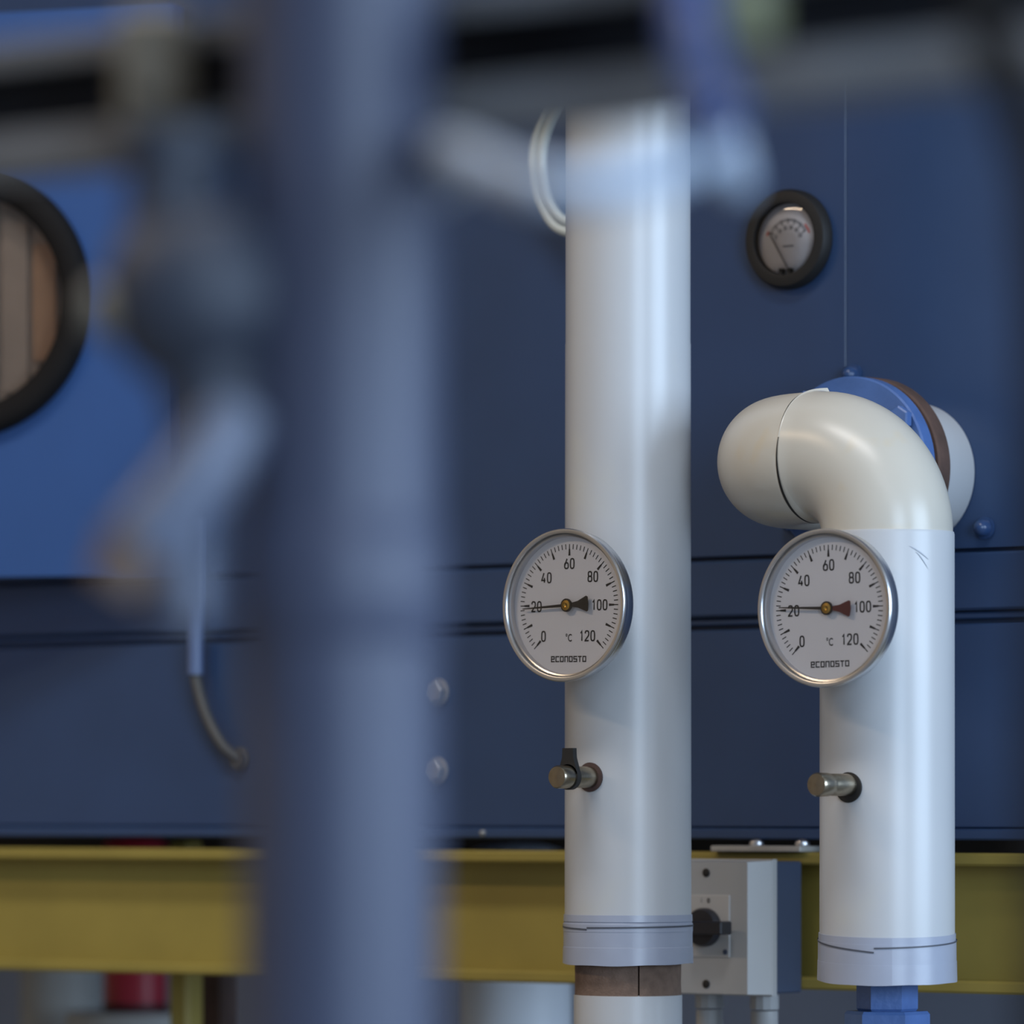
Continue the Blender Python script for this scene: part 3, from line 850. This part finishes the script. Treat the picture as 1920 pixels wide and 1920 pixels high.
tag(MB().box(-0.012, 0.012, -0.012, 0.012, 0, 0.93).box(-0.03, 0.03, -0.03, 0.03, 0, 0.01).build('support_post', M_RUST, loc=(-0.855, 0.40, 0)), 'dark maroon post behind the beam, right of the olive post', 'post')

# ------------------------------------------------------------------ foreground: out-of-focus pipework
fp = empty('vertical_pipe', (1.0133, -1.7186, 0), 'blurred blue-grey vertical pipe in the foreground', 'pipe')
MB().lathe([(0.030, 0), (0.030, 3.5)], None, 64, cap=False).build('pipe_run', M_BLUEPIPE, fp)
MB().lathe([(0.030, 1.05), (0.0315, 1.052), (0.0315, 1.086), (0.030, 1.088)], None, 64, cap=False).build('sleeve', M_BLUEPIPE, fp)

st = empty('channel_rail', (1.0, -1.686, 1.2130), 'blurred galvanised slotted channel rail crossing the top of the picture', 'rail')
def rail(name, y0, y1, z0, z1, m):
    MB().bbox(-0.55, 0.75, y0, y1, z0, z1, 0.0006).build(name, m, st)
rail('upper_lip', 0.0, 0.0025, 0.0325, 0.041, M_STRUT)
rail('lower_lip', 0.0, 0.0025, 0.0, 0.0105, M_STRUT)
rail('top_web', 0.0025, 0.041, 0.0385, 0.041, M_STRUT)
rail('bottom_web', 0.0025, 0.041, 0.0, 0.0025, M_STRUT)
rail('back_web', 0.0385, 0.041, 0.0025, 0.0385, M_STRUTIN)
for x in (-0.4, 0.6):
    MB().box(x - 0.01, x + 0.01, 0.041, 0.061, -1.2130, 2.2870).build('support', M_STRUT, st)

ck = empty('channel_clamp', (0.9160, -1.695, 1.212), 'blurred brownish clamp on the channel rail at upper left', 'clamp', rz=YAW)
MB().bbox(-0.011, 0.012, -0.010, 0.008, -0.006, 0.044, 0.003).build('jaw', M_BRONZE, ck)
MB().lathe([(0.007, 0), (0.007, 0.010)], T((0.001, -0.010, 0.02)) @ OUT, 6, smooth=False).build('nut', M_BRONZE, ck)

# side valve on the vertical pipe (local X = to the right of the photographer)
vv = empty('side_valve', (1.0133, -1.7186, 1.157), 'blurred dark valve with a pale angled handle on the left of the grey pipe', 'valve', rz=YAW)
MB().lathe([(0.021, 0), (0.021, 0.04), (0.027, 0.044), (0.027, 0.052)], along((-1, -0.1, 0)), 40).build('branch', M_VALVE, vv)
MB().lathe([(0.001, -0.030)] + [(0.030 * cos(a), 0.030 * sin(a)) for a in (-1.2, -0.9, -0.6, -0.3, 0, 0.3, 0.6, 0.9, 1.2)] + [(0.001, 0.030)], T((-0.043, -0.006, 0.0)), 40, cap=False).build('body', M_VALVE, vv)
MB().lathe([(0.016, 0.015), (0.015, 0.040), (0.019, 0.041), (0.019, 0.050)], T((-0.050, -0.004, 0)), 32).build('upper_neck', M_VALVE, vv)
MB().lathe([(0.009, 0.02), (0.0085, 0.036), (0.006, 0.040)], along((-1, -0.15, 0), (-0.037, -0.006, -0.005)), 24).build('stem', M_BRONZE, vv)
MB().tube([(-0.040, -0.006, -0.015), (-0.036, -0.010, -0.040)], [0.018, 0.016], 24).build('lower_neck', M_VALVE, vv)
hd = MB().tube(spline([(-0.031, -0.016, -0.036), (-0.037, -0.020, -0.048), (-0.047, -0.022, -0.062), (-0.060, -0.022, -0.078)], 6), [0.009] + [0.0115] * 6 + [0.0125] * 6 + [0.0125] * 5 + [0.011], 24)
hd.build('handle', M_PALE, vv)
MB().tube([(-0.060, -0.022, -0.076), (-0.068, -0.021, -0.090)], [0.0120, 0.0085], 24).build('handle_cap', M_BROWN, vv)
MB().tube([(-0.046, -0.012, -0.055), (-0.046, -0.012, -0.100)], [0.010, 0.0085], 24).build('outlet', M_PALE, vv)

# hanging hose, lever, wire and cable around the rail, right part
tag(MB().tube(spline([(0.938, -1.628, 0.0), (0.938, -1.628, 1.10), (0.945, -1.632, 1.178), (0.985, -1.650, 1.192), (1.030, -1.682, 1.1965), (1.0565, -1.7233, 1.198), (1.1071, -1.7727, 1.1867), (1.1399, -1.7979, 1.1766), (1.1626, -1.8057, 1.1717), (1.1743, -1.7968, 1.1727),
                      (1.1742, -1.7716, 1.1791), (1.1599, -1.7322, 1.1885), (1.1225, -1.6726, 1.1945), (1.088, -1.615, 1.1980), (1.062, -1.588, 1.232), (1.059, -1.583, 1.277), (1.059, -1.583, 3.5)], 8), 0.0058, 20).build('hanging_hose', M_WHITEHOSE),
    'blurred pale hose sagging in an arc below the channel rail', 'hose')
lv = empty('blue_lever', (1.1469, -1.7230, 1.2300), 'blurred blue lever handle hanging in front of the channel rail', 'lever')
MB().tube(spline([(-0.0010, 0.0, 0.030), (-0.0006, -0.0007, 0.017), (0.0075, -0.0080, -0.006), (0.0255, -0.0265, -0.0255), (0.0470, -0.0500, -0.0390)], 6), [0.0080] * 12 + [0.0085] * 10 + [0.0080, 0.0070, 0.0045], 20).build('handle', M_BLUECABLE, lv)
MB().lathe([(0.005, 0), (0.005, 0.0365)], along((0, 1, 0), (0, 0.0, 0.012)), 16).build('pivot', M_STRUT, lv)
ew = empty('earth_wire', (1.1560, -1.7060, 1.2300), 'blurred yellow-green wire end at the top edge, right of the blue lever', 'wire')
MB().tube(spline([(0, 0, 0.0), (0, 0, 0.02), (0.002, 0.004, 0.06), (0.006, 0.05, 0.09), (0.006, 0.08, 0.2), (0.006, 0.08, 2.27)], 8), 0.0058, 16).build('sheath', M_GREENYEL, ew)
MB().lathe([(0.0082, 0), (0.0090, 0.002), (0.0090, 0.014), (0.0062, 0.016)], T((0, 0, -0.006)), 20).build('ferrule', M_GREENYEL, ew)
tag(MB().tube(spline([(1.2895, -1.796, 3.5), (1.2905, -1.796, 1.30), (1.2918, -1.795, 1.2184), (1.2955, -1.7926, 1.2016), (1.3005, -1.7888, 1.1848), (1.3050, -1.7854, 1.168), (1.3075, -1.7845, 1.1288), (1.3075, -1.784, 1.0), (1.3075, -1.784, 0.0)], 8), 0.0070, 20).build('black_cable', M_RUBBER),
    'blurred black cable hanging at the upper right edge', 'cable')
